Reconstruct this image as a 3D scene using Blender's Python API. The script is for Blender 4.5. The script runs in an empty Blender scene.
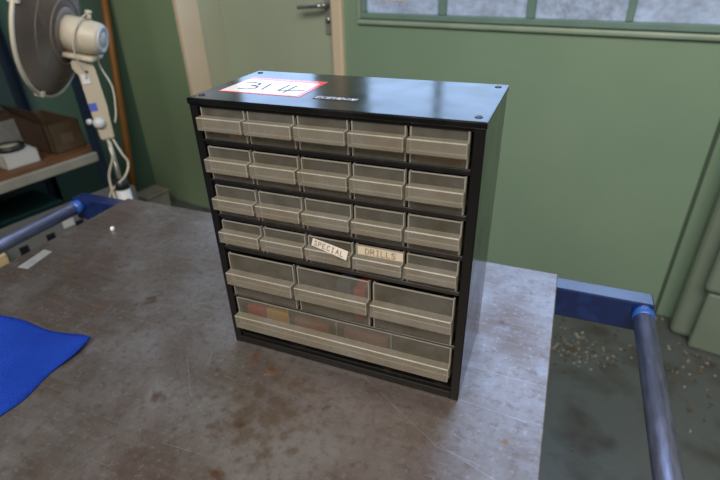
import bpy, bmesh, math, random
from mathutils import Vector as V, Matrix as M
random.seed(7)
scn = bpy.context.scene
COL = scn.collection
T = 0.75            # height of the table top above the floor; all shapes below are measured from the table top
PI = math.pi

# ------------------------------------------------------------------ materials
def mat(name, color, rough=0.5, metal=0.0, color2=None, nscale=20.0, ndetail=4.0, lo=0.35, hi=0.65,
        bump=0.0, bscale=60.0, spec=0.5, rough2=None, coat=0.0, ior=1.5, stretch=(1, 1, 1)):
    m = bpy.data.materials.new(name); m.use_nodes = True
    nt = m.node_tree; N = nt.nodes; L = nt.links
    b = N['Principled BSDF']
    b.inputs['Base Color'].default_value = (*color, 1)
    b.inputs['Roughness'].default_value = rough
    b.inputs['Metallic'].default_value = metal
    b.inputs['Specular IOR Level'].default_value = spec
    b.inputs['IOR'].default_value = ior
    b.inputs['Coat Weight'].default_value = coat
    b.inputs['Coat Roughness'].default_value = 0.08
    tc = N.new('ShaderNodeTexCoord'); mp = N.new('ShaderNodeMapping')
    L.new(tc.outputs['Object'], mp.inputs['Vector']); mp.inputs['Scale'].default_value = stretch
    if color2:
        n = N.new('ShaderNodeTexNoise'); n.inputs['Scale'].default_value = nscale; n.inputs['Detail'].default_value = ndetail
        L.new(mp.outputs['Vector'], n.inputs['Vector'])
        r = N.new('ShaderNodeValToRGB'); r.color_ramp.elements[0].position = lo; r.color_ramp.elements[1].position = hi
        r.color_ramp.elements[0].color = (*color, 1); r.color_ramp.elements[1].color = (*color2, 1)
        L.new(n.outputs['Fac'], r.inputs['Fac']); L.new(r.outputs['Color'], b.inputs['Base Color'])
        if rough2 is not None:
            mr = N.new('ShaderNodeMapRange'); mr.inputs['From Min'].default_value = lo; mr.inputs['From Max'].default_value = hi
            mr.inputs['To Min'].default_value = rough; mr.inputs['To Max'].default_value = rough2
            L.new(n.outputs['Fac'], mr.inputs['Value']); L.new(mr.outputs['Result'], b.inputs['Roughness'])
    if bump:
        n2 = N.new('ShaderNodeTexNoise'); n2.inputs['Scale'].default_value = bscale; n2.inputs['Detail'].default_value = 5
        L.new(mp.outputs['Vector'], n2.inputs['Vector'])
        bp = N.new('ShaderNodeBump'); bp.inputs['Strength'].default_value = bump; bp.inputs['Distance'].default_value = 0.01
        L.new(n2.outputs['Fac'], bp.inputs['Height']); L.new(bp.outputs['Normal'], b.inputs['Normal'])
    return m

def plastic(name, color, fac, rough=0.35, tint=(0.86, 0.83, 0.76), vary=0.15, color2=None):
    m = bpy.data.materials.new(name); m.use_nodes = True
    nt = m.node_tree; N = nt.nodes; L = nt.links
    b = N['Principled BSDF']; out = N['Material Output']
    b.inputs['Roughness'].default_value = rough
    b.inputs['Base Color'].default_value = (*color, 1)
    tr = N.new('ShaderNodeBsdfTransparent'); tr.inputs['Color'].default_value = (*tint, 1)
    mx = N.new('ShaderNodeMixShader')
    tc = N.new('ShaderNodeTexCoord'); n = N.new('ShaderNodeTexNoise'); n.inputs['Scale'].default_value = 55; n.inputs['Detail'].default_value = 5
    oi = N.new('ShaderNodeObjectInfo'); ad = N.new('ShaderNodeVectorMath'); ad.operation = 'ADD'
    L.new(tc.outputs['Object'], ad.inputs[0]); L.new(oi.outputs['Location'], ad.inputs[1])
    L.new(ad.outputs['Vector'], n.inputs['Vector'])
    mr = N.new('ShaderNodeMapRange'); mr.inputs['From Min'].default_value = .3; mr.inputs['From Max'].default_value = .7
    mr.inputs['To Min'].default_value = max(0, fac - vary); mr.inputs['To Max'].default_value = min(1, fac + vary)
    L.new(n.outputs['Fac'], mr.inputs['Value']); L.new(mr.outputs['Result'], mx.inputs['Fac'])
    if color2:
        n3 = N.new('ShaderNodeTexNoise'); n3.inputs['Scale'].default_value = 28; n3.inputs['Detail'].default_value = 3
        L.new(ad.outputs['Vector'], n3.inputs['Vector'])
        r = N.new('ShaderNodeValToRGB'); r.color_ramp.elements[0].position = .4; r.color_ramp.elements[1].position = .68
        r.color_ramp.elements[0].color = (*color, 1); r.color_ramp.elements[1].color = (*color2, 1)
        L.new(n3.outputs['Fac'], r.inputs['Fac']); L.new(r.outputs['Color'], b.inputs['Base Color'])
    L.new(tr.outputs['BSDF'], mx.inputs[1]); L.new(b.outputs['BSDF'], mx.inputs[2]); L.new(mx.outputs['Shader'], out.inputs['Surface'])
    return m

def table_material():
    m = bpy.data.materials.new('worn_steel'); m.use_nodes = True
    nt = m.node_tree; N = nt.nodes; L = nt.links; b = N['Principled BSDF']
    tc = N.new('ShaderNodeTexCoord')
    def noise(scale, detail=4, rough=.55, stretch=None, rot=0, dist=0):
        n = N.new('ShaderNodeTexNoise'); n.inputs['Scale'].default_value = scale; n.inputs['Detail'].default_value = detail
        n.inputs['Roughness'].default_value = rough; n.inputs['Distortion'].default_value = dist
        if stretch:
            mp = N.new('ShaderNodeMapping'); mp.inputs['Scale'].default_value = stretch; mp.inputs['Rotation'].default_value = (0, 0, rot)
            L.new(tc.outputs['Object'], mp.inputs['Vector']); L.new(mp.outputs['Vector'], n.inputs['Vector'])
        else: L.new(tc.outputs['Object'], n.inputs['Vector'])
        return n.outputs['Fac']
    def ramp(f, p0, p1, c0, c1):
        r = N.new('ShaderNodeValToRGB'); e = r.color_ramp.elements
        e[0].position = p0; e[1].position = p1; e[0].color = (*c0, 1); e[1].color = (*c1, 1)
        L.new(f, r.inputs['Fac']); return r.outputs['Color']
    def mix(f, a, c, mode='MIX'):
        x = N.new('ShaderNodeMix'); x.data_type = 'RGBA'; x.blend_type = mode
        if isinstance(f, float): x.inputs[0].default_value = f
        else: L.new(f, x.inputs[0])
        for s, k in ((a, 6), (c, 7)):
            if isinstance(s, tuple): x.inputs[k].default_value = (*s, 1)
            else: L.new(s, x.inputs[k])
        return x.outputs[2]
    W1 = (1, 1, 1); B0 = (0, 0, 0)
    base = ramp(noise(7, 6, .6), .34, .66, (.265, .205, .180), (.435, .400, .410))
    base = mix(ramp(noise(3.1, 4, .6, dist=.6), .46, .60, B0, (.75, .75, .75)), base, (.215, .145, .115))
    base = mix(ramp(noise(19, 6, .65), .55, .70, B0, (.6, .6, .6)), base, (.44, .43, .45))
    base = mix(ramp(noise(60, 5, .7, dist=.4), .62, .72, B0, (.55, .55, .55)), base, (.085, .058, .043))
    base = mix(ramp(noise(85, 6, .75), .50, .66, B0, (.55, .55, .55)), base, (.17, .125, .10))
    base = mix(ramp(noise(140, 4, .7), .56, .70, B0, (.5, .5, .5)), base, (.52, .50, .51))
    base = mix(ramp(noise(11, 5, .6, (1, 7, 1), -.33), .50, .64, B0, (.20, .20, .20)), base, (.47, .44, .46))
    spots = ramp(noise(24, 4, .6, dist=.8), .735, .80, B0, (.6, .6, .6))
    base = mix(spots, base, (.22, .095, .035))
    for rot, st, sc, p in ((.5, (1, 26, 1), 7, .735), (-.35, (1, 34, 1), 6, .745), (1.25, (1, 30, 1), 6, .755), (-.32, (1, 60, 1), 4, .73)):
        base = mix(ramp(noise(sc, 2, .5, st, rot), p, p + .02, B0, (.34, .34, .34)), base, (.5, .49, .5))
    # placed rust and brown spots, and one large brown patch
    def spot(x, y, r, c, strength=.85):
        nonlocal base
        d = N.new('ShaderNodeVectorMath'); d.operation = 'DISTANCE'; L.new(tc.outputs['Object'], d.inputs[0]); d.inputs[1].default_value = (x, y, 0)
        nn = N.new('ShaderNodeTexNoise'); nn.inputs['Scale'].default_value = 60; L.new(tc.outputs['Object'], nn.inputs['Vector'])
        ma = N.new('ShaderNodeMath'); ma.operation = 'MULTIPLY_ADD'; L.new(nn.outputs['Fac'], ma.inputs[0]); ma.inputs[1].default_value = r * 2.6
        L.new(d.outputs['Value'], ma.inputs[2])
        base = mix(ramp(ma.outputs[0], r * 1.35, r * 1.9, (strength,) * 3, B0), base, c)
    TX, TY = -0.0475, -0.085     # centre of the table plate in table coordinates
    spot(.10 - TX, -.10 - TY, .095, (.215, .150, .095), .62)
    for x, y, r, c in TABLE_SPOTS: spot(x - TX, y - TY, r, c)
    def math_(op, a, c=None, k=None):
        x = N.new('ShaderNodeMath'); x.operation = op
        for i_, q_ in enumerate((a, c, k)):
            if q_ is None: continue
            if isinstance(q_, (int, float)): x.inputs[i_].default_value = q_
            else: L.new(q_, x.inputs[i_])
        return x.outputs[0]
    sep = N.new('ShaderNodeSeparateXYZ'); L.new(tc.outputs['Object'], sep.inputs[0])
    wob = noise(30, 2); brk = noise(90, 3)
    for x0, y0, x1, y1 in SCRATCHES:
        x0 -= TX; x1 -= TX; y0 -= TY; y1 -= TY
        Ln = math.hypot(x1 - x0, y1 - y0); dx, dy = (x1 - x0) / Ln, (y1 - y0) / Ln
        t_ = math_('MULTIPLY_ADD', sep.outputs[0], dx / Ln, math_('MULTIPLY_ADD', sep.outputs[1], dy / Ln, -(x0 * dx + y0 * dy) / Ln))
        q_ = math_('MULTIPLY_ADD', sep.outputs[0], -dy, math_('MULTIPLY_ADD', sep.outputs[1], dx, (x0 * dy - y0 * dx)))
        q_ = math_('MULTIPLY_ADD', wob, .004, math_('ADD', q_, -.002))
        near = math_('LESS_THAN', math_('ABSOLUTE', q_), .00042)
        inside = math_('COMPARE', t_, .5, .5)
        f_ = math_('MULTIPLY', math_('MULTIPLY', near, inside), math_('MULTIPLY', brk, .42))
        base = mix(f_, base, (.85, .85, .9))
    L.new(base, b.inputs['Base Color'])
    rr = N.new('ShaderNodeMapRange'); rr.inputs['To Min'].default_value = .36; rr.inputs['To Max'].default_value = .54
    L.new(noise(9, 5, .65), rr.inputs['Value']); L.new(rr.outputs['Result'], b.inputs['Roughness'])
    b.inputs['Metallic'].default_value = .88
    b.inputs['Specular IOR Level'].default_value = .6
    bp = N.new('ShaderNodeBump'); bp.inputs['Strength'].default_value = .12; bp.inputs['Distance'].default_value = .004
    L.new(noise(38, 6, .6), bp.inputs['Height']); L.new(bp.outputs['Normal'], b.inputs['Normal'])
    return m

TABLE_SPOTS = [(-.2438, -.0083, .009, (.50, .20, .03)), (.0403, -.0172, .010, (.40, .16, .04)), (.073, -.0297, .008, (.36, .15, .05)),
               (-.3093, -.0161, .007, (.42, .19, .06)), (-.3981, .0668, .008, (.45, .24, .06)), (.0837, -.1202, .012, (.20, .10, .06)),
               (.0953, -.1758, .012, (.20, .10, .06)), (.328, .1594, .009, (.12, .07, .07)), (.3567, -.0366, .006, (.34, .17, .08)),
               (-.1768, .0315, .03, (.19, .12, .095)), (-.3612, .0798, .008, (.34, .15, .06)), (.010, -.055, .008, (.24, .12, .06)), (-.03, -.12, .02, (.20, .13, .10))]
SCRATCHES = [(-.0447, -.0464, .0001, -.0965), (.0001, -.0965, .0325, -.1160), (-.0172, -.0304, -.0055, -.0604), (.0243, -.0602, .0431, -.0620),
             (.1870, -.0019, .2928, -.0671), (.2928, -.0671, .3380, -.0723), (.0172, -.1642, .0677, -.1621), (.2989, .0609, .3823, .0567),
             (.3022, .0029, .3745, -.0028), (.2952, -.0637, .3544, -.0835), (-.4353, .3162, -.3244, .2792), (-.10, .05, -.02, .10)]

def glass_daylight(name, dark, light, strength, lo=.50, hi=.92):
    # patterned glass that glows by itself; the daylight behind is put into emission
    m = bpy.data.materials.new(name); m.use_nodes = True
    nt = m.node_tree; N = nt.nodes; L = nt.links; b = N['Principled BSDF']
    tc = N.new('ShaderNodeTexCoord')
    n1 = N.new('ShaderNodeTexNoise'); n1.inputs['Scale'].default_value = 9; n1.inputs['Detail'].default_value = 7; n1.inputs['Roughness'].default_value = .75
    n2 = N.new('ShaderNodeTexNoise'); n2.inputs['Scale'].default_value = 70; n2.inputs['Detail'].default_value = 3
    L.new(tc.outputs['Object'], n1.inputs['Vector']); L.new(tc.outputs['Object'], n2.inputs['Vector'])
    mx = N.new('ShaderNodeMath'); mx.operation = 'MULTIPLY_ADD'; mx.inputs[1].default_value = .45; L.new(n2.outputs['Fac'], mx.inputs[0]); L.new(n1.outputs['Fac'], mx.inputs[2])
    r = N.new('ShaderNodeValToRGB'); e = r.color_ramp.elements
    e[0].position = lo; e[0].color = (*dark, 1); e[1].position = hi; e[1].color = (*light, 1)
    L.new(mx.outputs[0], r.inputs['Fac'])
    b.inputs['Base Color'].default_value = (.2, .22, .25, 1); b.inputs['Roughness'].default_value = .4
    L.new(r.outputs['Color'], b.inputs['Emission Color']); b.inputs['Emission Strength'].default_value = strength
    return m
GLASS = 1.0

BLACK = mat('black_enamel', (.003, .003, .0035), .13, ior=1.5, spec=.38, color2=(.008, .0075, .007), nscale=30, rough2=.2)
BLACK_M = mat('black_shelf_metal', (.006, .006, .006), .35, color2=(.035, .027, .02), nscale=70, lo=.55, hi=.8)
HOLE = mat('dark_hole', (.01, .01, .015), .3)
PANEL = plastic('smoky_clear_plastic', (.20, .195, .18), .32, .3, vary=.06, color2=(.16, .145, .115))
LIP = plastic('dusty_clear_plastic', (.27, .255, .225), .48, .35, vary=.06, color2=(.25, .22, .17))
EDGE = plastic('plastic_edge_highlight', (.42, .405, .36), .56, .3, vary=.06)  # lighter than the faces: edge highlights put into the colour
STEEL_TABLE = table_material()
BLUE = mat('blue_paint', (.004, .014, .085), .25, ior=1.85, spec=.6, color2=(.008, .030, .15), nscale=45, lo=.5, hi=.75)
BLUE_D = mat('dark_blue_paint', (.005, .013, .030), .45)
TUBE = mat('bare_steel_tube', (.25, .255, .36), .33, .6, color2=(.15, .15, .21), nscale=30, stretch=(6, 1, 6), bump=.05)
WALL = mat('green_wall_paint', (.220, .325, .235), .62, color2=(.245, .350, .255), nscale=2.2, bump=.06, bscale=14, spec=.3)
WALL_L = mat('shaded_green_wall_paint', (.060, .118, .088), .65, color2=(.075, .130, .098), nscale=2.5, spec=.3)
WALL_B = mat('olive_green_wall_paint', (.215, .300, .180), .62, color2=(.235, .320, .195), nscale=2.2, spec=.3)
DOORM = mat('door_paint', (.375, .435, .335), .5, color2=(.400, .460, .350), nscale=3, spec=.35)
CREAM = mat('cream_gloss_paint', (.70, .57, .42), .42, color2=(.75, .62, .47), nscale=6)
TEALF = mat('teal_window_paint', (.15, .25, .22), .45, color2=(.18, .29, .25), nscale=9)
SILLM = mat('pale_green_sill_paint', (.26, .35, .27), .40, color2=(.34, .42, .34), nscale=6)
FLOORM = mat('worn_concrete', (.100, .112, .112), .34, color2=(.058, .052, .045), nscale=8.0, ndetail=10, lo=.48, hi=.70, bump=.15, bscale=30)
CEIL = mat('ceiling_paint', (.36, .36, .33), .8)
GLASSM = glass_daylight('frosted_glow_glass', (.11, .15, .25), (.52, .68, 1.0), .46)
GLASSU = glass_daylight('bright_glow_glass', (.36, .55, .98), (.48, .70, 1.0), 3.3)  # stronger glow: sky brightness put into the upper panes and door glass
FANW = mat('aged_cream_plastic', (.55, .49, .39), .42, color2=(.60, .55, .45), nscale=14)
FANWH = mat('white_fan_plastic', (.56, .57, .58), .4)
FANG = mat('dusty_guard_wire', (.205, .165, .13), .55, .1)
FANB = mat('grey_fan_blade', (.10, .10, .115), .3)
CHROME = mat('dull_chrome', (.42, .41, .38), .3, .9)
PLATE = mat('grey_metal_plate', (.34, .36, .36), .45, .4)
CARD = mat('cardboard', (.062, .038, .016), .8, color2=(.078, .047, .021), nscale=18)
CARD_D = mat('old_brown_cardboard', (.050, .027, .014), .8, color2=(.038, .020, .011), nscale=12)
WHITEC = mat('white_card', (.46, .45, .43), .7)
GREYP = mat('grey_packing_sheet', (.13, .13, .13), .6, color2=(.17, .17, .17), nscale=60)
BLK_T = mat('black_tape', (.012, .012, .014), .4)
WOODS = mat('brown_shelf_board', (.145, .062, .025), .65, color2=(.10, .042, .018), nscale=9, stretch=(8, 1, 1))
LIPG = mat('pale_grey_shelf_edge', (.27, .26, .215), .55, color2=(.22, .21, .17), nscale=12)
WOODP = mat('stained_wood', (.29, .120, .022), .5, color2=(.21, .082, .016), nscale=10, stretch=(6, 6, .6))
BLOCK = mat('pale_wood', (.50, .38, .20), .7, color2=(.42, .31, .16), nscale=8, stretch=(1, 1, 9))
CRATE = mat('grey_crate_plastic', (.135, .138, .13), .6)
TEALB = mat('teal_plastic', (.006, .038, .040), .5)
BUCK = mat('dusty_grey_plastic', (.27, .26, .22), .7, color2=(.20, .19, .155), nscale=12)
CLOTH = mat('blue_cloth', (.005, .032, .28), .85, color2=(.010, .050, .37), nscale=9, bump=.5, bscale=420, spec=.15)
PAPER = mat('white_paper', (.62, .57, .50), .75)
PAPER_Y = mat('yellowed_paper', (.56, .48, .36), .75)
STKW = mat('white_sticker', (.78, .74, .78), .16)
STKR = mat('red_sticker_print', (.72, .055, .06), .16)
STKP = mat('white_print', (.85, .72, .72), .4)
INKG = mat('marker_ink', (.07, .13, .14), .5)
INKP = mat('pencil_ink', (.17, .14, .115), .6)
DYMO = mat('dark_blue_tape', (.012, .014, .05), .3)
DYMOW = mat('white_embossing', (.80, .83, .95), .4)
TAPE = mat('silver_tape', (.30, .30, .30), .4, .15, color2=(.24, .24, .245), nscale=60)
CORD = mat('cream_cord', (.52, .49, .40), .5)
BLUEST = mat('blue_sticker', (.05, .08, .42), .4)
PINK = mat('pink_print', (.66, .28, .22), .6)
REDP = mat('red_packet', (.62, .06, .05), .5)
YELP = mat('yellow_packet', (.80, .48, .05), .5)
ROSE = mat('rose_packet', (.40, .15, .14), .6)
TANP = mat('tan_card', (.52, .36, .15), .7)
BLUP = mat('blue_packet', (.08, .16, .28), .5)
CHIP = mat('paint_chips', (.40, .40, .36), .7, color2=(.26, .21, .15), nscale=20)
DIRT = mat('dry_dirt', (.10, .075, .05), .9, color2=(.16, .12, .08), nscale=40)
PIPEG = mat('green_column_paint', (.190, .245, .195), .5, color2=(.225, .275, .220), nscale=5, bump=.1, bscale=12)

# ------------------------------------------------------------------ mesh helpers
class MB:
    """collects shapes (absolute table coordinates) into one mesh"""
    def __init__(s, X=None): s.bm = bmesh.new(); s.X = X or M()
    def _mi(s, faces, mi):
        for f in faces: f.material_index = mi
    def verts(s, pts): return [s.bm.verts.new(s.X @ V(p)) for p in pts]
    def box(s, x0, x1, y0, y1, z0, z1, bev=0.0, mi=0, R=None, seg=1, emi=None):
        ps = [(x, y, z) for x in (x0, x1) for y in (y0, y1) for z in (z0, z1)]
        if R is not None: ps = [R @ V(p) for p in ps]
        v = s.verts(ps)
        fs = [s.bm.faces.new([v[i] for i in q]) for q in ((0, 1, 3, 2), (4, 6, 7, 5), (0, 4, 5, 1), (2, 3, 7, 6), (0, 2, 6, 4), (1, 5, 7, 3))]
        s._mi(fs, mi)
        if bev:
            es = list({e for f in fs for e in f.edges})
            r = bmesh.ops.bevel(s.bm, geom=es, offset=bev, segments=seg, affect='EDGES', profile=.5)
            if emi is not None: s._mi(r['faces'], emi)
        return s
    def poly(s, pts, mi=0):
        f = s.bm.faces.new(s.verts(pts)); f.material_index = mi; return s
    def prism(s, pts, dvec, mi=0, bev=0):
        d = V(dvec); a = s.verts(pts); b = s.verts([V(p) + d for p in pts]); n = len(pts)
        fs = [s.bm.faces.new(a), s.bm.faces.new(b[::-1])]
        for i in range(n): fs.append(s.bm.faces.new([a[i], b[i], b[(i + 1) % n], a[(i + 1) % n]]))
        s._mi(fs, mi)
        if bev: bmesh.ops.bevel(s.bm, geom=list({e for f in fs for e in f.edges}), offset=bev, segments=2, affect='EDGES')
        return s
    def lathe(s, prof, o, axis, seg=32, mi=0, cap0=True, cap1=True):
        """prof: (distance along axis, radius)"""
        a = V(axis).normalized(); t = V((0, 0, 1)) if abs(a.z) < .9 else V((1, 0, 0))
        e1 = a.cross(t).normalized(); e2 = a.cross(e1); o = V(o); rings = []
        for h, r in prof:
            rings.append(s.verts([o + a * h + (e1 * math.cos(k * 2 * PI / seg) + e2 * math.sin(k * 2 * PI / seg)) * max(r, 1e-5) for k in range(seg)]))
        fs = []
        for A, B in zip(rings, rings[1:]):
            for k in range(seg): fs.append(s.bm.faces.new([A[k], A[(k + 1) % seg], B[(k + 1) % seg], B[k]]))
        if cap0: fs.append(s.bm.faces.new(rings[0][::-1]))
        if cap1: fs.append(s.bm.faces.new(rings[-1]))
        s._mi(fs, mi)
        for f in fs: f.smooth = True
        return s
    def cyl(s, p0, p1, r0, r1=None, seg=24, mi=0):
        p0 = V(p0); p1 = V(p1); return s.lathe([(0, r0), ((p1 - p0).length, r1 if r1 is not None else r0)], p0, p1 - p0, seg, mi)
    def tube(s, pts, r, seg=8, mi=0, closed=False):
        pts = [V(p) for p in pts]; n = len(pts); rings = []; prev = None
        for i, p in enumerate(pts):
            a = pts[(i - 1) % n] if (i or closed) else p; b = pts[(i + 1) % n] if (i < n - 1 or closed) else p
            t = (b - a).normalized()
            if prev is None:
                u = V((0, 0, 1)) if abs(t.z) < .9 else V((1, 0, 0)); e1 = t.cross(u).normalized()
            else: e1 = (prev - t * prev.dot(t)).normalized()
            prev = e1; e2 = t.cross(e1)
            rr = r[i] if isinstance(r, (list, tuple)) else r
            rings.append(s.verts([p + (e1 * math.cos(k * 2 * PI / seg) + e2 * math.sin(k * 2 * PI / seg)) * rr for k in range(seg)]))
        pr = list(zip(rings, rings[1:])) + ([(rings[-1], rings[0])] if closed else [])
        fs = []
        for A, B in pr:
            for k in range(seg): fs.append(s.bm.faces.new([A[k], A[(k + 1) % seg], B[(k + 1) % seg], B[k]]))
        if not closed: fs += [s.bm.faces.new(rings[0][::-1]), s.bm.faces.new(rings[-1])]
        s._mi(fs, mi)
        for f in fs: f.smooth = True
        return s
    def strokes(s, text, o, u, v, h, pitch, w, mi):
        """pen strokes on the plane o + u*x + v*y, each a thin flat ribbon"""
        o = V(o); u = V(u).normalized(); v = V(v).normalized()
        for i, ch in enumerate(text):
            for line in GLYPH.get(ch, []):
                P = [(i * pitch + x * h * .62, y * h) for x, y in line]
                for (x0, y0), (x1, y1) in zip(P, P[1:]):
                    L = math.hypot(x1 - x0, y1 - y0) or 1e-6; nx, ny = -(y1 - y0) / L * w / 2, (x1 - x0) / L * w / 2
                    ex, ey = (x1 - x0) / L * w * .4, (y1 - y0) / L * w * .4
                    q = [(x0 - ex + nx, y0 - ey + ny), (x0 - ex - nx, y0 - ey - ny), (x1 + ex - nx, y1 + ey - ny), (x1 + ex + nx, y1 + ey + ny)]
                    s.poly([o + u * a + v * b for a, b in q], mi)
        return s
    def path(s, lines, z, w, mi):
        """flat pen strokes on a level surface"""
        for P in lines:
            for (x0, y0), (x1, y1) in zip(P, P[1:]):
                L = math.hypot(x1 - x0, y1 - y0); nx, ny = -(y1 - y0) / L * w / 2, (x1 - x0) / L * w / 2
                ex, ey = (x1 - x0) / L * w * .4, (y1 - y0) / L * w * .4
                s.poly([(x0 - ex + nx, y0 - ey + ny, z), (x0 - ex - nx, y0 - ey - ny, z), (x1 + ex - nx, y1 + ey - ny, z), (x1 + ex + nx, y1 + ey + ny, z)], mi)
        return s
    def build(s, name, mats, parent=None, smooth_angle=None, origin=None):
        bmesh.ops.recalc_face_normals(s.bm, faces=s.bm.faces[:])
        me = bpy.data.meshes.new(name)
        if parent is None:
            xs = [v.co for v in s.bm.verts]
            if origin is None:
                origin = V(((min(c.x for c in xs) + max(c.x for c in xs)) / 2, (min(c.y for c in xs) + max(c.y for c in xs)) / 2, min(c.z for c in xs)))
            base = V(origin)
        else: base = ROOT[parent.name]
        for v in s.bm.verts: v.co -= base
        s.bm.to_mesh(me); s.bm.free()
        for m in (mats if isinstance(mats, (list, tuple)) else [mats]): me.materials.append(m)
        o = bpy.data.objects.new(name, me); COL.objects.link(o)
        if parent is None: o.location = base
        else: o.parent = parent
        ROOT[o.name] = base
        return o
ROOT = {}
GLYPH = {
 'S': [[(1, .85), (.7, 1), (.25, .98), (.05, .8), (.2, .6), (.75, .45), (.95, .25), (.7, .03), (.25, 0), (0, .15)]],
 'P': [[(0, 0), (0, 1), (.7, .98), (.95, .8), (.75, .55), (0, .5)]],
 'E': [[(1, 1), (0, 1), (0, 0), (1, 0)], [(0, .52), (.75, .52)]],
 'C': [[(1, .85), (.65, 1), (.2, .9), (0, .5), (.2, .1), (.65, 0), (1, .15)]],
 'I': [[(.5, 0), (.5, 1)], [(.2, 1), (.8, 1)], [(.2, 0), (.8, 0)]],
 'A': [[(0, 0), (.5, 1), (1, 0)], [(.2, .38), (.8, .38)]],
 'L': [[(0, 1), (0, 0), (.95, 0)]],
 'D': [[(0, 0), (0, 1), (.6, .95), (1, .55), (.75, .1), (0, 0)]],
 'R': [[(0, 0), (0, 1), (.7, .98), (.95, .78), (.75, .52), (0, .48)], [(.45, .48), (1, 0)]],
 'U': [[(0, 1), (.05, .2), (.4, 0), (.8, .1), (1, 1)]],
 'O': [[(.5, 1), (.1, .8), (0, .4), (.3, 0), (.75, .05), (1, .5), (.85, .9), (.5, 1)]],
 'V': [[(0, 1), (.45, 0), (1, 1)]],
 '3': [[(.02, .86), (.3, 1), (.75, .96), (.95, .78), (.75, .58), (.4, .52)], [(.4, .52), (.85, .44), (1, .25), (.75, .05), (.35, 0), (0, .12)]],
 '1': [[(.5, 0), (.58, 1)]],
 '4': [[(.72, 1), (0, .36), (1.2, .34)], [(.78, .78), (.66, -.02)]],
}
def thing(name, label, cat, loc, group=None):
    o = bpy.data.objects.new(name, None); COL.objects.link(o); o.location = loc; o.empty_display_size = .05
    ROOT[o.name] = V(loc); o['label'] = label; o['category'] = cat
    if group: o['group'] = group
    return o
def tag(o, label, cat, group=None, kind=None):
    o['label'] = label; o['category'] = cat
    if group: o['group'] = group
    if kind: o['kind'] = kind
    return o
def struct(o): o['kind'] = 'structure'; return o

# ------------------------------------------------------------------ room frame: s along the back wall, o away from the viewer, z up from the table top
ang = math.radians(169)
WP = V((.8155, 1.3547, 0)); WD = V((-math.cos(ang), -math.sin(ang), 0)); WN = V((math.sin(ang), -math.cos(ang), 0))
WX = M(((WD.x, WN.x, 0, WP.x), (WD.y, WN.y, 0, WP.y), (0, 0, 1, 0), (0, 0, 0, 1)))
def wpt(s, o, z): return WX @ V((s, o, z))
F = -T
SL = -2.61     # left wall plane
CEILZ = 2.75

# floor, walls, ceiling
fl = MB(WX); fl.box(SL - .1, 2.6, -4.2, .12, F - .1, F); struct(fl.build('floor', FLOORM))
# back wall with openings for the door glass (in the door leaf) and the window
WS0, WS1, WZ0, WZ1 = -1.293, .42, .228, 2.30
w = MB(WX)
w.box(SL - .12, -2.30, .0, .12, F, CEILZ); w.box(-2.30, -1.40, 0, .12, 1.29, CEILZ)
w.box(-1.40, WS0, 0, .12, F, CEILZ); w.box(WS0, WS1, 0, .12, F, WZ0); w.box(WS0, WS1, 0, .12, WZ1, CEILZ); w.box(WS1, 2.6, 0, .12, F, CEILZ)
struct(w.build('wall_back', WALL))
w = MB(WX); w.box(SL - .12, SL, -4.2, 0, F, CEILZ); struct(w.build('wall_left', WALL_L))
w = MB(WX); w.box(SL - .1, 2.6, -4.2, .12, CEILZ, CEILZ + .1); struct(w.build('ceiling', CEIL))
# vertical cover strip over the board seam
w = MB(WX)
w.box(-.007, .005, -.003, 0, F, .20, mi=0); struct(w.build('trim_1', mat('seam_filler', (.065, .095, .07), .8)))
# pilaster at the right with a stouter plinth
w = MB(WX)
w.box(.050, .62, -.105, 0, F, 1.6, bev=.022, seg=3); struct(w.build('trim_2', PIPEG))

# boxed-in bulkhead left of the door with a cream corner board
SL2 = -2.61
w = MB(WX); w.box(SL2 - .05, -2.12, -.23, .0, F, CEILZ); struct(w.build('wall_corner', WALL_B))
w = MB(WX); w.box(-2.12, -2.112, -.115, .0195, F, CEILZ); struct(w.build('trim_3', mat('reveal_paint', (.47, .49, .37), .6)))
w = MB(WX); w.box(-2.135, -2.106, -.236, -.115, F, CEILZ, bev=.004); struct(w.build('trim_4', CREAM))

# door
d = thing('door_1', 'pale green door with cream frame', 'door', wpt(-1.85, 0, F)); d['kind'] = 'structure'; del d['category']; del d['label']
b = MB(WX)
z_g0, z_g1 = .47, 1.16
b.box(-2.268, -1.425, .02, .06, F, z_g0); b.box(-2.268, -1.425, .02, .06, z_g1, 1.25)
b.box(-2.268, -2.06, .02, .06, z_g0, z_g1); b.box(-1.565, -1.425, .02, .06, z_g0, z_g1)
b.build('door_leaf', DOORM, d)
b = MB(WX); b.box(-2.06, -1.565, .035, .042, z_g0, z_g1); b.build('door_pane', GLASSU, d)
b = MB(WX)
b.box(-2.30, -2.268, -.0, .10, F, 1.25, bev=.003)
b.box(-1.425, -1.372, -.022, .10, F, 1.32, bev=.006); b.box(-2.11, -1.372, -.022, 0, 1.25, 1.32, bev=.006); b.box(-2.30, -1.40, 0, .10, 1.25, 1.29)
b.build('door_frame', CREAM, d)
h = MB(WX); h.box(-1.478, -1.437, .012, .02, .155, .36, bev=.004, seg=2)
hp = h.build('handle_plate', PLATE, d)
h = MB(WX)
h.cyl((-1.457, .014, .270), (-1.457, -.03, .270), .011, .009)
h.tube([(-1.457, -.03, .270), (-1.475, -.036, .271), (-1.51, -.038, .268), (-1.580, -.036, .262)], [.0105, .010, .009, .008], 12)
h.build('door_handle', CHROME, hp)
h = MB(WX); h.cyl((-1.457, .014, .215), (-1.457, .0, .215), .011); h.build('lock_cylinder', CHROME, hp)

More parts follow.
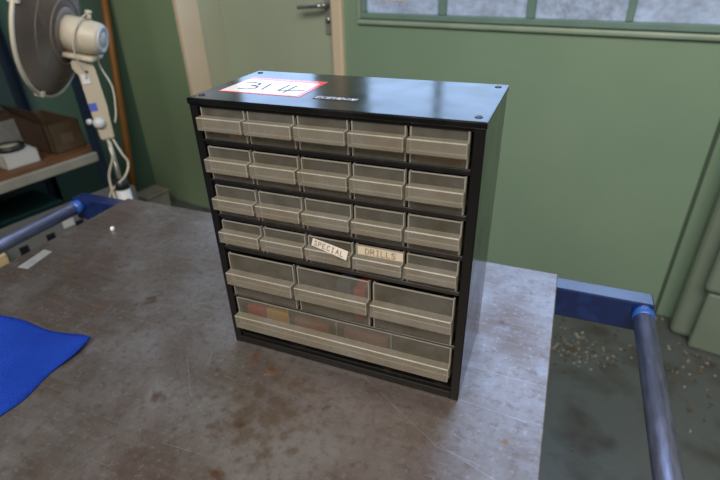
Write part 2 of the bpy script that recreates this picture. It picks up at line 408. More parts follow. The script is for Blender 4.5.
# window
wd = thing('window_1', '', '', wpt(-.45, 0, WZ0)); wd['kind'] = 'structure'; del wd['category']; del wd['label']
mull = [(-.954, -.926), (-.631, -.604), (-.325, -.305), (-.02, .0), (.20, .22)]
zt = [.70, 1.15, 1.6]
b = MB(WX)
b.box(WS0, WS1, -.012, .05, WZ0 - .001, .247, bev=.003); b.box(WS0, WS1, .0, .05, WZ1 - .03, WZ1)
b.box(WS0, WS0 + .021, 0, .05, .247, WZ1 - .03, bev=.003); b.box(WS1 - .03, WS1, 0, .05, .247, WZ1 - .03)
b.build('window_frame', TEALF, wd)
for a, c in mull:
    b = MB(WX); b.box(a, c, .002, .045, .247, WZ1 - .03, bev=.003); b.build('mullion', TEALF, wd)
xs = [WS0 + .021] + [x for p in mull for x in p] + [WS1 - .03]
for i in range(0, len(xs), 2):
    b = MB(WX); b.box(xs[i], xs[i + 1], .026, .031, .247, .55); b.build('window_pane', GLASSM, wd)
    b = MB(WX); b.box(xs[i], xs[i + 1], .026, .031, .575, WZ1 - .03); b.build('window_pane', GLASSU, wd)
b = MB(WX); b.box(WS0 + .02, WS1 - .02, .004, .043, .549, .576, bev=.003); b.build('transom', TEALF, wd)
b = MB(WX)
b.box(WS0 - .004, WS1 + .03, -.016, 0, .206, .224, bev=.006, seg=2)
b.build('window_sill', SILLM, wd)
b = MB(WX)
b.box(WS0 - .004, WS0 + .008, -.014, 0, .224, WZ1 + .03, bev=.003)
b.build('window_casing', SILLM, wd)
# notice in the first pane
b = MB(WX); b.box(-1.236, -1.09, .0225, .0235, .290, .50, mi=0); b.box(-1.222, -1.105, .0217, .0224, .303, .46, mi=1)
tag(b.build('notice_sheet', [PAPER, PINK]), 'white paper with pink print stuck inside the leftmost window pane', 'notice')

# ------------------------------------------------------------------ trolley table
tb = thing('workshop_table', 'steel topped trolley table with blue frame and tubular rails at both ends', 'table', (-.0475, -.085, F))
X0, X1, Y0, Y1 = -.49, .3945, -.475, .308
b = MB(); b.box(X0, X1, Y0, Y1, -.010, 0, bev=.0016, seg=2)
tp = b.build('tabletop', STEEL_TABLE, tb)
for v in tp.data.vertices: v.co -= V((0, 0, T))
tp.location = (0, 0, T)
b = MB()
for y0, y1 in ((Y0 + .03, Y0 + .055), (Y1 - .055, Y1 - .03)): b.box(X0 + .02, X1 - .02, y0, y1, -.075, -.010, bev=.002)
for x0, x1 in ((X0 + .02, X0 + .045), (X1 - .045, X1 - .02)): b.box(x0, x1, Y0 + .03, Y1 - .03, -.075, -.010, bev=.002)
b.build('frame', BLUE, tb)
for x in (X0 + .06, X1 - .10):
    for y in (Y0 + .06, Y1 - .10):
        b = MB(); b.box(x, x + .04, y, y + .04, F + .10, -.075, bev=.003); lg = b.build('leg', BLUE, tb)
        b = MB(); b.cyl((x + .02, y + .005, F + .05), (x + .02, y + .035, F + .05), .05, seg=28); b.build('castor', BLK_T, lg)
for sx, xa, xb in ((1, .37, .531), (-1, -.465, -.636)):
    for ya, yb in ((.284, .316), (Y0, Y0 + .030)):
        b = MB(); x0, x1 = min(xa, xb), max(xa, xb)
        b.box(x0, x1, ya, yb, -.062, -.0102, bev=.0025, seg=2); b.build('rail_bracket', BLUE, tb)
    xc = .5185 if sx > 0 else -.617
    b = MB(); b.cyl((xc, Y0 + .012, -.027), (xc, .30, -.027), .0143, seg=32); rl = b.build('rail', TUBE, tb)
    b = MB(); b.lathe([(0, .0149), (.022, .0149)], (xc, .266, -.027), (0, 1, 0), 32); b.build('painted_end', mat('bright_blue_paint', (.025, .10, .42), .35) if sx > 0 else bpy.data.materials['bright_blue_paint'], rl)

# ------------------------------------------------------------------ drawer cabinet
H, D, CW = .3242, .1367, .300
cab = thing('drawer_cabinet', 'black metal small parts cabinet with rows of translucent plastic drawers standing on steel table', 'cabinet', (CW / 2, D / 2, 0))
b = MB()
b.box(-.0012, CW + .0012, -.0012, D + .001, H - .0065, H, bev=.0013, seg=2)            # lid
b.box(0, .0095, .004, D, 0, H - .0065, bev=.0004); b.box(CW - .0095, CW, .004, D, 0, H - .0065, bev=.0004)
b.box(.009, CW - .009, D - .003, D, 0.001, H - .006)
b.box(.009, CW - .009, .0045, D - .002, 0.001, .0100)
b.build('casing', BLACK, cab)
b = MB()
b.box(0, .0095, 0, .0042, 0, H - .0066, bev=.0007); b.box(CW - .0095, CW, 0, .0042, 0, H - .0066, bev=.0007)
b.box(.0093, CW - .0093, .0004, .0048, .0008, .0105, bev=.0006); b.box(.0093, CW - .0093, .0008, .0046, H - .0092, H - .0064)
b.build('front_frame', mat('matt_black_paint', (.005, .005, .0045), .5, spec=.2), cab)
SH = [.2812, .2362, .1927, .1507, .0795]
for z in SH:
    b = MB(); b.box(.0093, CW - .0093, .0006, D - .003, z - .003, z, bev=.0005)
    b.box(.0093, CW - .0093, .0030, .0050, z - .0062, z - .0028); b.build('shelf', BLACK_M, cab)
b = MB(); b.box(.0095, CW - .0095, .0040, D - .003, .0105, .0145); b.box(.0095, CW - .0095, .0180, .0200, .0145, .0260); b.box(.0095, CW - .0095, .0180, D - .003, .0260, .0305)
b.build('bottom_ledge', BLACK_M, cab)
for x, y in ((.0085, .0125), (.0085, .1255), (.2915, .0125), (.2915, .1250)):
    b = MB(); b.lathe([(0, .0036), (.0006, .0034), (.0007, .0026), (.0003, .0022)], (x, y, H - .0001), (0, 0, 1), 20, cap1=True)
    b.build('corner_hole', HOLE, cab)
# lot sticker
b = MB(); z = H + .0003
b.box(.0145, .1115, .032, .100, H, z, mi=1)
b.box(.0160, .1070, .0345, .0885, z, z + .0002, mi=0)
b.path([[(.024, .0725), (.0325, .0755), (.042, .072), (.0435, .066), (.037, .0615), (.0465, .0595), (.048, .052), (.0405, .046), (.030, .0465)],
        [(.0578, .0491), (.0541, .0744)], [(.0774, .0746), (.0774, .0488), (.1040, .0560)], [(.0868, .073), (.0872, .0426)]], z + .0004, .0020, 2)
rr = random.Random(3); x = .045
while x < .100:
    wdt = rr.uniform(.0012, .0026); b.poly([(x, .0925, z + .0001), (x + wdt, .0925, z + .0001), (x + wdt, .0955, z + .0001), (x, .0955, z + .0001)], 3); x += wdt + .0008
b.build('lot_sticker', [STKW, STKR, INKG, STKP], cab)['label'] = 'white sticker with red border and handwritten 314'
b = MB(); b.box(.1265, .1725, .0305, .0405, H, H + .0003, mi=0)
b.strokes('ECEUDOV', (.1285, .0322, H + .0005), (1, 0, 0), (0.15, 1, 0), .0068, .0062, .0014, 1)
b.build('embossed_tape', [DYMO, DYMOW], cab)['label'] = 'small dark embossing tape with white letters'

DEPTH = .118
def make_drawer(x0, x1, zb, zt, l0, l1, ribs=(), p=.0096):
    """open tray with a flat front and a projecting pull"""
    b = MB(); t = .0014; y0 = .0012; y1 = y0 + DEPTH
    b.box(x0 + .002, x1 - .002, y0, y0 + t, zb, zt - .0008, mi=0)                        # front panel
    b.box(x0, x0 + .0022, y0 - .0004, y0 + .004, zb, zt, bev=.0004, mi=1)                # bright vertical edges of the side walls
    b.box(x1 - .0022, x1, y0 - .0004, y0 + .004, zb, zt, bev=.0004, mi=1)
    b.box(x0 + .002, x1 - .002, y0 - .0002, y0 + t, zt - .0009, zt, mi=1)
    for r in ribs: b.box(r - .0008, r + .0008, y0 - .0001, y0 + .003, zb, zt - .001, mi=2); b.box(r - .0006, r + .0006, y0 + t, y1, zb + .001, zt - .006, mi=0)
    b.box(x0 + .0006, x0 + .0018, y0 + .004, y1, zb, zt - .004, mi=0); b.box(x1 - .0018, x1 - .0006, y0 + .004, y1, zb, zt - .004, mi=0)
    b.box(x0 + .001, x1 - .001, y1 - t, y1, zb, zt - .004, mi=0)
    b.box(x0 + .001, x1 - .001, y0 + t, y1 - t, zb, zb + .0012, mi=2)
    dr = b.build('drawer', [PANEL, EDGE, LIP], cab)
    q = MB(); q.box(x0 + .0001, x1 - .0001, y0 - p - .001, y0 - .0003, l0, l1, bev=.0009, mi=0, emi=1)
    q.build('pull', [LIP, EDGE], dr)
    return dr
def dup_part(src, dx, dz):
    c = src.copy(); COL.objects.link(c); c.parent = cab; c.location = src.location + V((dx, 0, dz)); ROOT[c.name] = ROOT[cab.name] + V((dx, 0, dz))
    for ch in src.children:
        g = ch.copy(); COL.objects.link(g); g.parent = c
    return c
def rowzs(): return [(.2816, .3175, .2934, .3072), (.2366, .2735, .2478, .2626), (.1931, .2290, .2030, .2168), (.1511, .1850, .1604, .1749)]
grid = {}
for r, (zb, zt_, l0, l1) in enumerate(rowzs()):
    first = None
    for c in range(5):
        if first is None: first = make_drawer(.0125, .0655, zb, zt_, l0, l1); grid[r, c] = first
        else: grid[r, c] = dup_part(first, .0556 * c, 0)
m0 = make_drawer(.0125, .1015, .0799, .1405, .1022, .1192, p=.0108)
for c in (1, 2): dup_part(m0, .0927 * c, 0)
make_drawer(.0130, .2880, .0310, .0755, .0343, .0535, ribs=(.0865, .1510, .2190), p=.0102)
# paper labels
b = MB()
TL, TR, BL, BR = V((.1313, -.0012, .1846)), V((.1764, -.0112, .1826)), V((.1292, -.0022, .1758)), V((.1743, -.0128, .1722))
def lab(f, g):
    a = TL.lerp(TR, f).lerp(BL.lerp(BR, f), g); k = math.sin(f * PI)
    return a + V((0, -.0012 * k, .0012 * k))
for k in range(10):
    b.poly([lab(k / 10, 0), lab(k / 10, 1), lab((k + 1) / 10, 1), lab((k + 1) / 10, 0)], 0)
for ch_i, ch in enumerate('SPECIAL'):
    f = .08 + ch_i * .125; o_ = lab(f, .80); u = (lab(f + .05, .80) - o_); vv = (lab(f, .2) - o_)
    nrm = u.cross(vv).normalized(); nrm = nrm if nrm.y < 0 else -nrm
    b.strokes(ch, o_ + nrm * .0003, u, vv, .0056, 0, .0008, 1)
sp = b.build('paper_label', [PAPER, INKP], grid[3, 2]); sp['label'] = 'curled white paper strip reading SPECIAL'
sp.data.update()
b = MB(); x0, x1 = .1820, .2315
b.box(x0, x1, .0002, .0007, .1738, .1842, mi=0)
b.strokes('DRILLS', (x0 + .009, .00005, .1760), (1, 0, 0), (0, 0, 1), .0064, .0057, .0008, 1)
b.build('paper_label', [PAPER_Y, INKP], grid[3, 3])['label'] = 'straight yellowed paper strip reading DRILLS'

# things seen through the drawers
def packet(name, x0, x1, y0, y1, z0, z1, m, label, cat, group=None):
    b = MB(); b.box(x0, x1, y0, y1, z0, z1, bev=.0018, seg=2)
    b.box(x0 + .003, x1 - .003, y0 - .0003, y0 + .0002, z0 + .004, z1 - .004)
    return tag(b.build(name, m), label, cat, group)
packet('packet', .024, .049, .0045, .05, .0323, .062, REDP, 'red packet at the left end inside the long bottom drawer', 'packet')
packet('packet', .0515, .0845, .0045, .05, .0323, .064, YELP, 'yellow packet inside the long bottom drawer, beside the red one', 'packet')
packet('packet', .0895, .137, .007, .05, .0323, .056, ROSE, 'dull pink packet in the second compartment of the long bottom drawer', 'packet')
packet('packet', .156, .212, .010, .05, .0323, .058, ROSE, 'dull rose packet in the third compartment of the long bottom drawer', 'packet')
packet('packet', .150, .168, .008, .05, .0811, .125, BLUP, 'blue packet showing dimly inside the middle wide drawer', 'packet')
packet('packet', .172, .186, .006, .04, .0811, .122, REDP, 'small red packet at the right inside the middle wide drawer', 'packet')
packet('card_strip', .040, .058, .004, .05, .2829, .2912, TANP, 'yellowish card lying low in the top left drawer', 'card')
packet('card_strip', .239, .284, .004, .06, .2829, .2905, TANP, 'tan card lying low in the top right drawer', 'card')

# ------------------------------------------------------------------ small things on the table
# blue cloth: a corner of it lies in view
b = MB(); nx, ny = 30, 34
A, Bc, Cc, Dd = V((-.185, -.072, 0)), V((-.60, -.078, 0)), V((-.56, -.40, 0)), V((-.176, -.30, 0))
vs = []
rc = random.Random(5)
for j in range(ny + 1):
    row = []
    for i in range(nx + 1):
        u_, v_ = i / nx, j / ny
        p = A.lerp(Bc, u_).lerp(Dd.lerp(Cc, u_), v_)
        e = 1 - min(1, min(u_, v_, 1 - u_, 1 - v_) * 9)
        p.x += .003 * math.sin(v_ * 17) * (1 if i == 0 else .2); p.y += .0025 * math.sin(u_ * 21 + 1) * (1 if j == 0 else .2)
        z = .0042 + .0016 * math.sin(u_ * 14 + v_ * 6) * math.sin(v_ * 9 + 1) + .0018 * math.sin((u_ * 1.2 + v_) * 11) * (1 - e)
        lift = math.exp(-((p - A).length / .035) ** 2) * .006
        p.z = max(.0012, z * (1 - .6 * e) + lift)
        row.append(p)
    vs.append(row)
bv = [[b.bm.verts.new(p) for p in r] for r in vs]
for j in range(ny):
    for i in range(nx):
        f = b.bm.faces.new([bv[j][i], bv[j][i + 1], bv[j + 1][i + 1], bv[j + 1][i]]); f.smooth = True
cl = b.build('cloth', CLOTH)
sm = cl.modifiers.new('thickness', 'SOLIDIFY'); sm.thickness = .0012; sm.offset = 0
tag(cl, 'bright blue cloth lying flat on the left of the steel table', 'cloth')
b = MB(); b.prism([(-.4587, .0261, .0003), (-.4372, .0288, .0003), (-.4477, .0848, .0003), (-.4686, .0845, .0003)], (0, 0, .0008))
tag(b.build('tape_strip', TAPE), 'short strip of silver tape stuck near left edge of the steel table', 'tape')
b = MB(); b.lathe([(0, .002), (.001, .0035), (.005, .004), (.008, .003), (.009, .001)], (-.405, .182, 0), (.1, .1, 1), 12)
tag(b.build('pellet', STKW), 'tiny white pellet on the left part of the steel table', 'pellet')

# ------------------------------------------------------------------ pedestal fan
pole = V((-.957, .692, 0))
fan = thing('pedestal_fan', 'cream pedestal fan with dusty wire guard, seen from behind beside the shelving', 'fan', (pole.x, pole.y, F))
ax = V((.885, .404, -.232)).normalized(); cap = V((-.937, .755, .250))
def fp(h, e=0, r=0):           # point along the fan axis, h behind(-)/ahead of the rear cap
    return cap + ax * h
b = MB(); b.lathe([(-.124, .046), (-.122, .050), (-.05, .0495), (-.008, .045), (0, .0415)], cap, ax, 40); mh = b.build('motor_housing', FANW, fan)
b = MB(); b.lathe([(0, .040), (.004, .039), (.005, .030), (.003, .028), (.003, .018), (.006, .016), (.006, .004)], cap, ax, 36); b.build('rear_cap', FANWH, mh)
side = ax.cross(V((0, 0, 1))).normalized(); upv = side.cross(ax).normalized()
Rf = M((( ax.x, side.x, upv.x, cap.x), (ax.y, side.y, upv.y, cap.y), (ax.z, side.z, upv.z, cap.z), (0, 0, 0, 1)))
b = MB(Rf); b.box(-.112, -.014, -.040, .040, -.064, -.050, bev=.004); b.build('motor_base', FANW, mh)
b = MB(Rf); b.cyl((-.035, 0, .05), (-.035, 0, .066), .008, .006); b.lathe([(0, .004), (.002, .0095), (.008, .0095), (.010, .004)], (-.035, 0, .064), (0, 0, 1), 16); b.build('oscillation_knob', FANW, mh)
RIM = -.145; RR = .190
def ring(b, h, r, w_, seg=72): b.tube([(h, r * math.cos(k * 2 * PI / seg), r * math.sin(k * 2 * PI / seg)) for k in range(seg)], w_, 6, closed=True)
b = MB(Rf)
def dome(f):  # rear guard profile, f 0 at hub .. 1 at rim
    r = .062 + (RR - .062) * f; h = -.100 + (RIM + .100) * (f ** 2.4); return h, r
NW = 150
for k in range(NW):
    a0 = k * 2 * PI / NW; pts = []
    for j in range(9):
        f = j / 8; h_, r_ = dome(f); a = a0 + .55 * f; pts.append((h_, r_ * math.cos(a), r_ * math.sin(a)))
    b.tube(pts, .0017, 4)
ring(b, *dome(0), .003); ring(b, *dome(.22), .0035); ring(b, *dome(.62), .0016)
rg = b.build('rear_guard', FANG, fan)
b = MB(Rf); b.lathe([(-.108, .060), (-.102, .070), (-.098, .070), (-.096, .052)], (0, 0, 0), (1, 0, 0), 40, cap0=False, cap1=False); b.build('guard_collar', FANG, rg)
b = MB(Rf); ring(b, RIM, RR + .002, .0062, 96)
for k in range(4):
    a = k * PI / 2 + .5; b.box(RIM - .013, RIM + .013, RR * math.cos(a) - .008, RR * math.cos(a) + .008, RR * math.sin(a) - .008, RR * math.sin(a) + .008, bev=.002)
b.build('guard_rim', FANW, fan)
b = MB(Rf)
for k in range(NW):
    a0 = k * 2 * PI / NW; pts = []
    for j in range(7):
        f = 1 - j / 6; r_ = .045 + (RR - .045) * f; h_ = RIM - .055 * (1 - f ** 2.6); a = a0 - .5 * (1 - f); pts.append((h_, r_ * math.cos(a), r_ * math.sin(a)))
    b.tube(pts, .0011, 4)
ring(b, RIM - .036, .13, .0015)
fg = b.build('front_guard', FANG, fan)
b = MB(Rf); b.lathe([(RIM - .056, .047), (RIM - .060, .040), (RIM - .061, .005)], (0, 0, 0), (1, 0, 0), 32); b.build('guard_badge', FANW, fg)
b = MB(Rf); b.lathe([(-.126, .016), (-.130, .034), (-.178, .034), (-.186, .02)], (0, 0, 0), (1, 0, 0), 24); hb = b.build('hub', FANB, fan)
for k in range(3):
    b = MB(Rf); a0 = k * 2 * PI / 3; g = []
    for i in range(9):
        r_ = .030 + .135 * i / 8; row = []
        wd_ = .35 + .38 * math.sin(min(1, i / 6) * PI / 2)
        if i == 8: wd_ *= .8
        for j in range(7):
            t_ = (j / 6 - .5) * 2; a = a0 + t_ * wd_ + .15 * i / 8
            row.append(b.bm.verts.new(Rf @ V((-.156 + t_ * .012, r_ * math.cos(a), r_ * math.sin(a)))))
        g.append(row)
    for i in range(8):
        for j in range(6): f = b.bm.faces.new([g[i][j], g[i + 1][j], g[i + 1][j + 1], g[i][j + 1]]); f.smooth = True
    b.build('blade', FANB, fan)
# neck: cream bracket with the controls
nt_, nb_ = V((-1.002, .724, .205)), V((-.958, .693, -.036))
zax = (nt_ - nb_).normalized(); camdir = (V((.353, -.40, .44)) - nb_); camdir = (camdir - zax * camdir.dot(zax)).normalized(); xax = camdir.cross(zax).normalized() * -1
Nx = M(((xax.x, camdir.x, zax.x, nb_.x), (xax.y, camdir.y, zax.y, nb_.y), (xax.z, camdir.z, zax.z, nb_.z), (0, 0, 0, 1)))
LN = (nt_ - nb_).length
b = MB(Nx)
b.prism([(-.019, -.02, 0), (.020, -.02, 0), (.026, -.02, .10), (.024, -.02, LN - .04), (.020, -.02, LN - .012), (-.034, -.02, LN - .008), (-.036, -.02, LN - .036), (-.020, -.02, LN - .05), (-.024, -.02, .10)], (0, .042, 0), bev=.004)
nk = b.build('neck', mat('aged_beige_plastic', (.40, .35, .26), .45), fan)
b = MB(Nx); b.lathe([(0, .017), (.006, .018), (.014, .013), (.018, .006)], (-.010, .022, .052), (0, 1, 0), 20); b.lathe([(0, .009), (.012, .008)], (-.031, .015, .060), (-.7, .7, 0), 14); b.build('control_knob', FANWH, nk)
b = MB(Nx); b.box(-.024, -.002, .0215, .0228, .088, .112); b.build('blue_sticker', BLUEST, nk)
b = MB(Nx); b.box(-.020, .002, .0235, .0245, .168, .196); b.build('cord_tag', FANWH, nk)
b = MB(Nx); b.lathe([(0, .004), (.0015, .004)], (0, .0215, LN - .045), (0, 1, 0), 12); b.build('screw_hole', HOLE, nk)
b = MB(); b.cyl((pole.x, pole.y, -.34), (pole.x, pole.y, -.03), .008, seg=20); b.build('pole', CHROME, fan)
b = MB(); b.lathe([(0, .0235), (.012, .0255), (.03, .022), (.036, .010)], (pole.x, pole.y, -.205), (0, 0, 1), 24); b.build('collar', BLK_T, fan)
b = MB(); b.cyl((pole.x, pole.y, F + .03), (pole.x, pole.y, -.205), .0225, seg=24); b.build('lower_tube', FANWH, fan)
b = MB(); b.lathe([(0, .17), (.012, .17), (.028, .14), (.04, .04), (.06, .024)], (pole.x, pole.y, F), (0, 0, 1), 40); b.build('base', FANW, fan)
def spline(P, n=10):
    P = [V(p) for p in P]; out = []
    for i in range(len(P) - 1):
        p0 = P[max(0, i - 1)]; p1 = P[i]; p2 = P[i + 1]; p3 = P[min(len(P) - 1, i + 2)]
        for k in range(n):
            t = k / n; out.append(.5 * ((2 * p1) + (p2 - p0) * t + (2 * p0 - 5 * p1 + 4 * p2 - p3) * t * t + (3 * p1 - p0 - 3 * p2 + p3) * t ** 3))
    out.append(P[-1]); return out
def nx_(p): return Nx @ V(p)
def rf_(p): return Rf @ V(p)
b = MB(); b.tube(spline([rf_((-.035, 0, .068)), rf_((-.045, .035, .048)), rf_((-.055, .060, .0)), rf_((-.052, .058, -.05)), nx_((-.006, .034, .20)), nx_((-.008, .030, .185))]), .0024, 8); b.build('pull_cord', CORD, fan)
b = MB(); b.tube(spline([rf_((-.012, .01, -.045)), nx_((.040, .0, .215)), nx_((.056, .0, .15)), nx_((.046, .0, .08)), nx_((.034, 0, .045))]), .0026, 8); b.build('power_cord', CORD, fan)
b = MB(); b.tube(spline([nx_((-.002, .01, .004)), nx_((.0, .014, -.05)), V((pole.x - .018, pole.y - .022, -.16)), V((pole.x - .012, pole.y - .028, -.25)), V((pole.x + .0, pole.y - .03, -.33)), V((pole.x + .03, pole.y - .10, -.60)), V((pole.x + .06, pole.y - .22, F + .006))]), .0042, 8); b.build('power_cord', CORD, fan)
b = MB(); b.tube(spline([nx_((.012, .01, .003)), nx_((.026, .008, -.05)), nx_((.036, .0, -.085)), nx_((.015, .0, -.125)), V((pole.x - .02, pole.y - .03, -.21)), V((pole.x - .052, pole.y - .04, -.30)), V((pole.x - .06, pole.y - .05, -.45)), V((pole.x - .10, pole.y - .25, F + .006))]), .0036, 8); b.build('power_cord', CORD, fan)

# ------------------------------------------------------------------ shelving with its boxes
sx0, sx1 = -2.59, -2.068; so0, so1 = -2.25, -.775
sh = thing('shelving_unit', 'dark blue metal shelving with brown board shelves along the left wall', 'shelving', wpt(-2.36, -1.5, F))
for s_ in (sx0, sx1 - .004):
    for o_ in (so0, so1 - .004):
        b = MB(WX); dx = .034 if s_ == sx0 else -.034; dy = .034 if o_ == so0 else -.034
        b.box(min(s_, s_ + .004), s_ + .004, min(o_, o_ + dy), max(o_ + .004, o_ + dy), F, 1.05)
        b.box(min(s_, s_ + dx), max(s_ + .004, s_ + dx), o_, o_ + .004, F, 1.05); b.build('upright', BLUE_D, sh)
for zt_ in (-.20, -.56):
    b = MB(WX); b.box(sx0 + .005, sx1 - .005, so0 + .005, so1 - .005, zt_ - .018, zt_); bd = b.build('shelf_board', WOODS, sh)
    b = MB(WX); b.box(sx1 - .0045, sx1 + .012, so0 + .03, so1 - .03, zt_ - .052, zt_ - .014, bev=.003); b.build('shelf_edge', LIPG if zt_ > -.3 else BLUE_D, bd)
b = MB(WX); b.box(sx0 - .004, sx0 - .001, so0 + .01, so1 - .01, -.74, 1.0); b.build('back_panel', mat('dark_teal_sheet', (.022, .045, .045), .6), sh)

def carton(name, s0, s1, o0, o1, z0, z1, m, label, rot=0, flaps=False, sticker=False):
    c = V(((s0 + s1) / 2, (o0 + o1) / 2, 0)); R = WX @ M.Translation(c) @ M.Rotation(rot, 4, 'Z') @ M.Translation(-c)
    t = thing(name, label, 'box', WX @ V((c.x, c.y, z0)))
    b = MB(R); k = .004
    b.box(s0, s1, o0, o1, z0, z0 + k); b.box(s0, s0 + k, o0, o1, z0, z1); b.box(s1 - k, s1, o0, o1, z0, z1)
    b.box(s0, s1, o0, o0 + k, z0, z1); b.box(s0, s1, o1 - k, o1, z0, z1); b.build('body', m, t)
    return t, R
t1, R1 = carton('cardboard_box', -2.40, -2.125, -.925, -.805, -.1995, -.085, CARD, 'small brown cardboard box at the right end of the upper shelf')
b = MB(R1); b.box(-2.1252, -2.1238, -.890, -.842, -.165, -.128); b.build('box_label', mat('brown_label', (.10, .064, .036), .7), t1)
b = MB(R1); b.prism([(-2.13, -.925, -.086), (-2.40, -.925, -.086), (-2.40, -.950, -.030), (-2.13, -.950, -.030)], (0, .001, .003)); b.build('flap', CARD_D, t1)
t2, R2 = carton('cardboard_box', -2.56, -2.345, -1.35, -.945, -.1995, -.055, CARD_D, 'wide dark cardboard box with raised flap behind the white tray', rot=.03)
b = MB(R2); b.prism([(-2.345, -.952, -.1985), (-2.345, -.952, -.060), (-2.15, -.944, -.085), (-2.15, -.944, -.1985)], (0, .004, 0)); b.build('flap', CARD_D, t2)
b = MB(WX); b.prism([(-2.312, -1.085, -.1990), (-2.312, -.950, -.1990), (-2.324, -.950, -.075), (-2.324, -1.085, -.080)], (.004, 0, .0)); b_ = b.build('packing_sheet', GREYP)
tag(b_, 'grey packing sheet standing against the dark cardboard box', 'sheet')
t3, R3 = carton('cardboard_tray', -2.300, -2.115, -1.108, -.990, -.1995, -.148, WHITEC, 'low white cardboard tray on the upper shelf with tape roll on top', rot=-.03)
b = MB(R3); b.box(-2.298, -2.117, -1.106, -.992, -.152, -.148); b.build('lid', WHITEC, t3)
tr = thing('tape_roll', 'black tape roll with pale core on the white cardboard tray', 'tape', wpt(-2.185, -1.054, -.1478))
b = MB(WX); b.lathe([(0, .034), (0, .050), (.018, .050), (.018, .034), (0, .034)], (-2.185, -1.054, -.1477), (0, 0, 1), 36, cap0=False, cap1=False); b.build('tape', BLK_T, tr)
b = MB(WX); b.lathe([(0, .002), (0, .0338), (.016, .0338), (.016, .002)], (-2.185, -1.054, -.1477), (0, 0, 1), 30); b.build('core', mat('pale_core', (.36, .32, .25), .7), tr)
# lower shelf and floor
b = MB(WX); b.box(-2.45, -2.24, -1.16, -.93, -.5595, -.43, bev=.012, seg=2); b.box(-2.46, -2.23, -1.17, -.92, -.435, -.42, bev=.004)
tag(b.build('plastic_tub', TEALB), 'dark teal plastic tub on the lower shelf', 'tub')
cr = thing('storage_crate', 'grey plastic crate with dark slots on the floor below the shelving', 'crate', wpt(-1.905, -1.05, F))
b = MB(WX); c0, c1, q0, q1 = -1.95, -1.86, -1.30, -.80
b.box(c0, c1, q0, q1, F, F + .006); b.box(c0, c0 + .006, q0, q1, F, -.325); b.box(c1 - .006, c1, q0, q1, F, -.325, bev=.001); b.box(c0, c1, q0, q0 + .006, F, -.325); b.box(c0, c1, q1 - .006, q1, F, -.325)
b.build('body', CRATE, cr)
for o_, zt_ in ((-1.262, -.372), (-1.170, -.368), (-1.062, -.362), (-.990, -.350), (-.930, -.345)):
    b = MB(WX); b.box(c1 - .001, c1 + .0015, o_, o_ + .030, -.50, zt_, bev=.0012); b.build('slot', HOLE, cr)
b = MB(WX); b.box(c1, c1 + .0018, -1.105, -1.065, -.372, -.345); b.build('crate_label', WHITEC, cr)['label'] = 'white label'
b = MB(WX); b.box(-1.84, -1.74, -1.43, -1.335, F, -.315, bev=.004)
tag(b.build('wood_block', BLOCK), 'pale timber block standing on the floor left of the grey crate', 'wood')
# pole leaning in the corner
b = MB(); p0, p1 = wpt(-2.543, -.428, F), wpt(-2.573, -.268, .40)
dirp = (p1 - p0); b.tube([p0, p0.lerp(p1, .33), p0.lerp(p1, .66), p1 + dirp * .12], [.018, .0175, .017, .0165], 14)
tag(b.build('wooden_pole', WOODP), 'long brown wooden pole leaning in the corner behind the fan', 'pole')
# grey bin at the foot of the wall
bn = thing('floor_bin', 'dusty grey bin on the floor at the foot of the wooden pole', 'bin', wpt(-2.435, -.385, F))
b = MB(WX); b.prism([(-2.495, -.45, F), (-2.375, -.45, F), (-2.375, -.315, F), (-2.495, -.315, F)], (0, 0, .10), bev=.008); b.build('body', BUCK, bn)
b = MB(WX); b.box(-2.50, -2.37, -.455, -.31, F + .10, F + .11, bev=.004); b.build('lid', BUCK, bn)

# right-hand column parts standing before the pilaster
pc = thing('duct_column', 'green painted square duct on a narrower plinth at the right edge of the wall', 'duct', wpt(.26, -.13, F))
b = MB(WX); b.box(.095, .42, -.165, -.1055, -.515, 1.2, bev=.018, seg=3); b.build('shaft', PIPEG, pc)
b = MB(WX); b.box(.110, .42, -.150, -.1055, F, -.520, bev=.010, seg=2); b.build('plinth', PIPEG, pc)

# flakes of paint and grit along the foot of the wall
b = MB(); rd = random.Random(11)
def chip(x, y, r):
    n = rd.randint(4, 6); a0 = rd.random() * 6; z = F + .0005 + rd.random() * .002
    b.prism([(x + r * rd.uniform(.6, 1.2) * math.cos(a0 + k * 2 * PI / n), y + r * rd.uniform(.5, 1.1) * math.sin(a0 + k * 2 * PI / n), z) for k in range(n)], (0, 0, .002 + rd.random() * .004), mi=0 if rd.random() < .4 else 1)
for k in range(200):
    p = wpt(rd.uniform(-.45, .12) if k < 130 else rd.uniform(.02, .4), -rd.random() ** 2 * .30 - (.02 if k < 130 else .18), 0); chip(p.x, p.y, rd.uniform(.002, .007))
for k in range(150):
    p = V((rd.gauss(.55, .07), rd.gauss(1.04, .035), 0)); chip(p.x, p.y, rd.uniform(.002, .006))
for k in range(60): chip(rd.uniform(.40, 1.1), rd.uniform(.1, 1.2), rd.uniform(.0015, .0045))
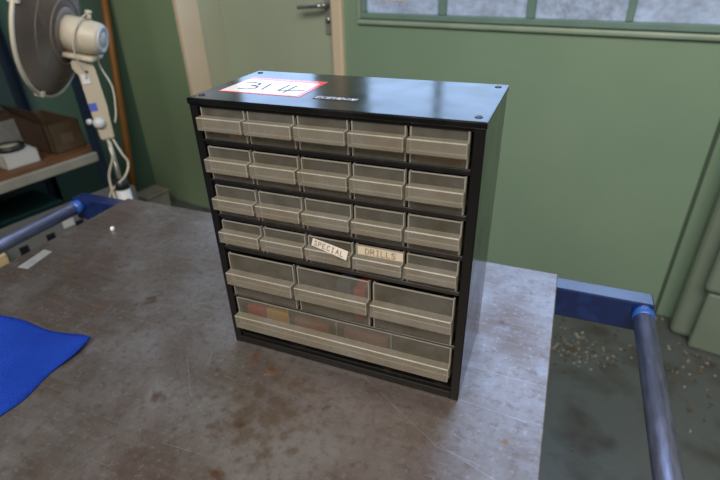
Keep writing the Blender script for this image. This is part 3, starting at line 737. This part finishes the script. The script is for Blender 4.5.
tag(b.build('floor_debris', [CHIP, DIRT]), 'pale paint flakes and grit scattered on the concrete floor', 'debris', kind='stuff')

# ------------------------------------------------------------------ light
def area(name, loc, tgt, size, sizey, power, color=(1, 1, 1)):
    l = bpy.data.lights.new(name, 'AREA'); l.shape = 'RECTANGLE'; l.size = size; l.size_y = sizey; l.energy = power; l.color = color
    o = bpy.data.objects.new(name, l); COL.objects.link(o); o.location = loc
    o.rotation_euler = (V(tgt) - V(loc)).to_track_quat('-Z', 'Y').to_euler(); return o
area('ceiling_lamp', (.5, -1.3, 2.65), (.2, .6, 0), 2.6, 1.2, 92, (1, .93, .82))
wld = bpy.data.worlds.new('world'); scn.world = wld; wld.use_nodes = True
wld.node_tree.nodes['Background'].inputs['Color'].default_value = (.85, .92, 1, 1); wld.node_tree.nodes['Background'].inputs['Strength'].default_value = .11

# ------------------------------------------------------------------ camera
cam = bpy.data.cameras.new('camera'); co = bpy.data.objects.new('camera', cam); COL.objects.link(co); scn.camera = co
yaw, pit, rol = math.radians(22.65456552), math.radians(30.10208636), math.radians(-1.76717445)
fwd = V((-math.sin(yaw) * math.cos(pit), math.cos(yaw) * math.cos(pit), -math.sin(pit)))
r0 = V((math.cos(yaw), math.sin(yaw), 0)); u0 = r0.cross(fwd)
right = math.cos(rol) * r0 + math.sin(rol) * u0; up = right.cross(fwd)
co.matrix_world = M(((right.x, up.x, -fwd.x, .35274), (right.y, up.y, -fwd.y, -.40128), (right.z, up.z, -fwd.z, .44379), (0, 0, 0, 1)))
cam.sensor_width = 36; cam.lens = 489.6434 / 720 * 36; cam.clip_start = .02
cam.dof.use_dof = True; cam.dof.focus_distance = .52; cam.dof.aperture_fstop = 6.3

# lift everything so that the floor is at z = 0
for o in list(COL.objects):
    if o.parent is None:
        if o.type == 'CAMERA': o.matrix_world = M.Translation((0, 0, T)) @ o.matrix_world
        elif o.type == 'LIGHT': pass
        else: o.location.z += T
scn.view_settings.view_transform = 'Standard'
scn.view_settings.exposure = 0.0
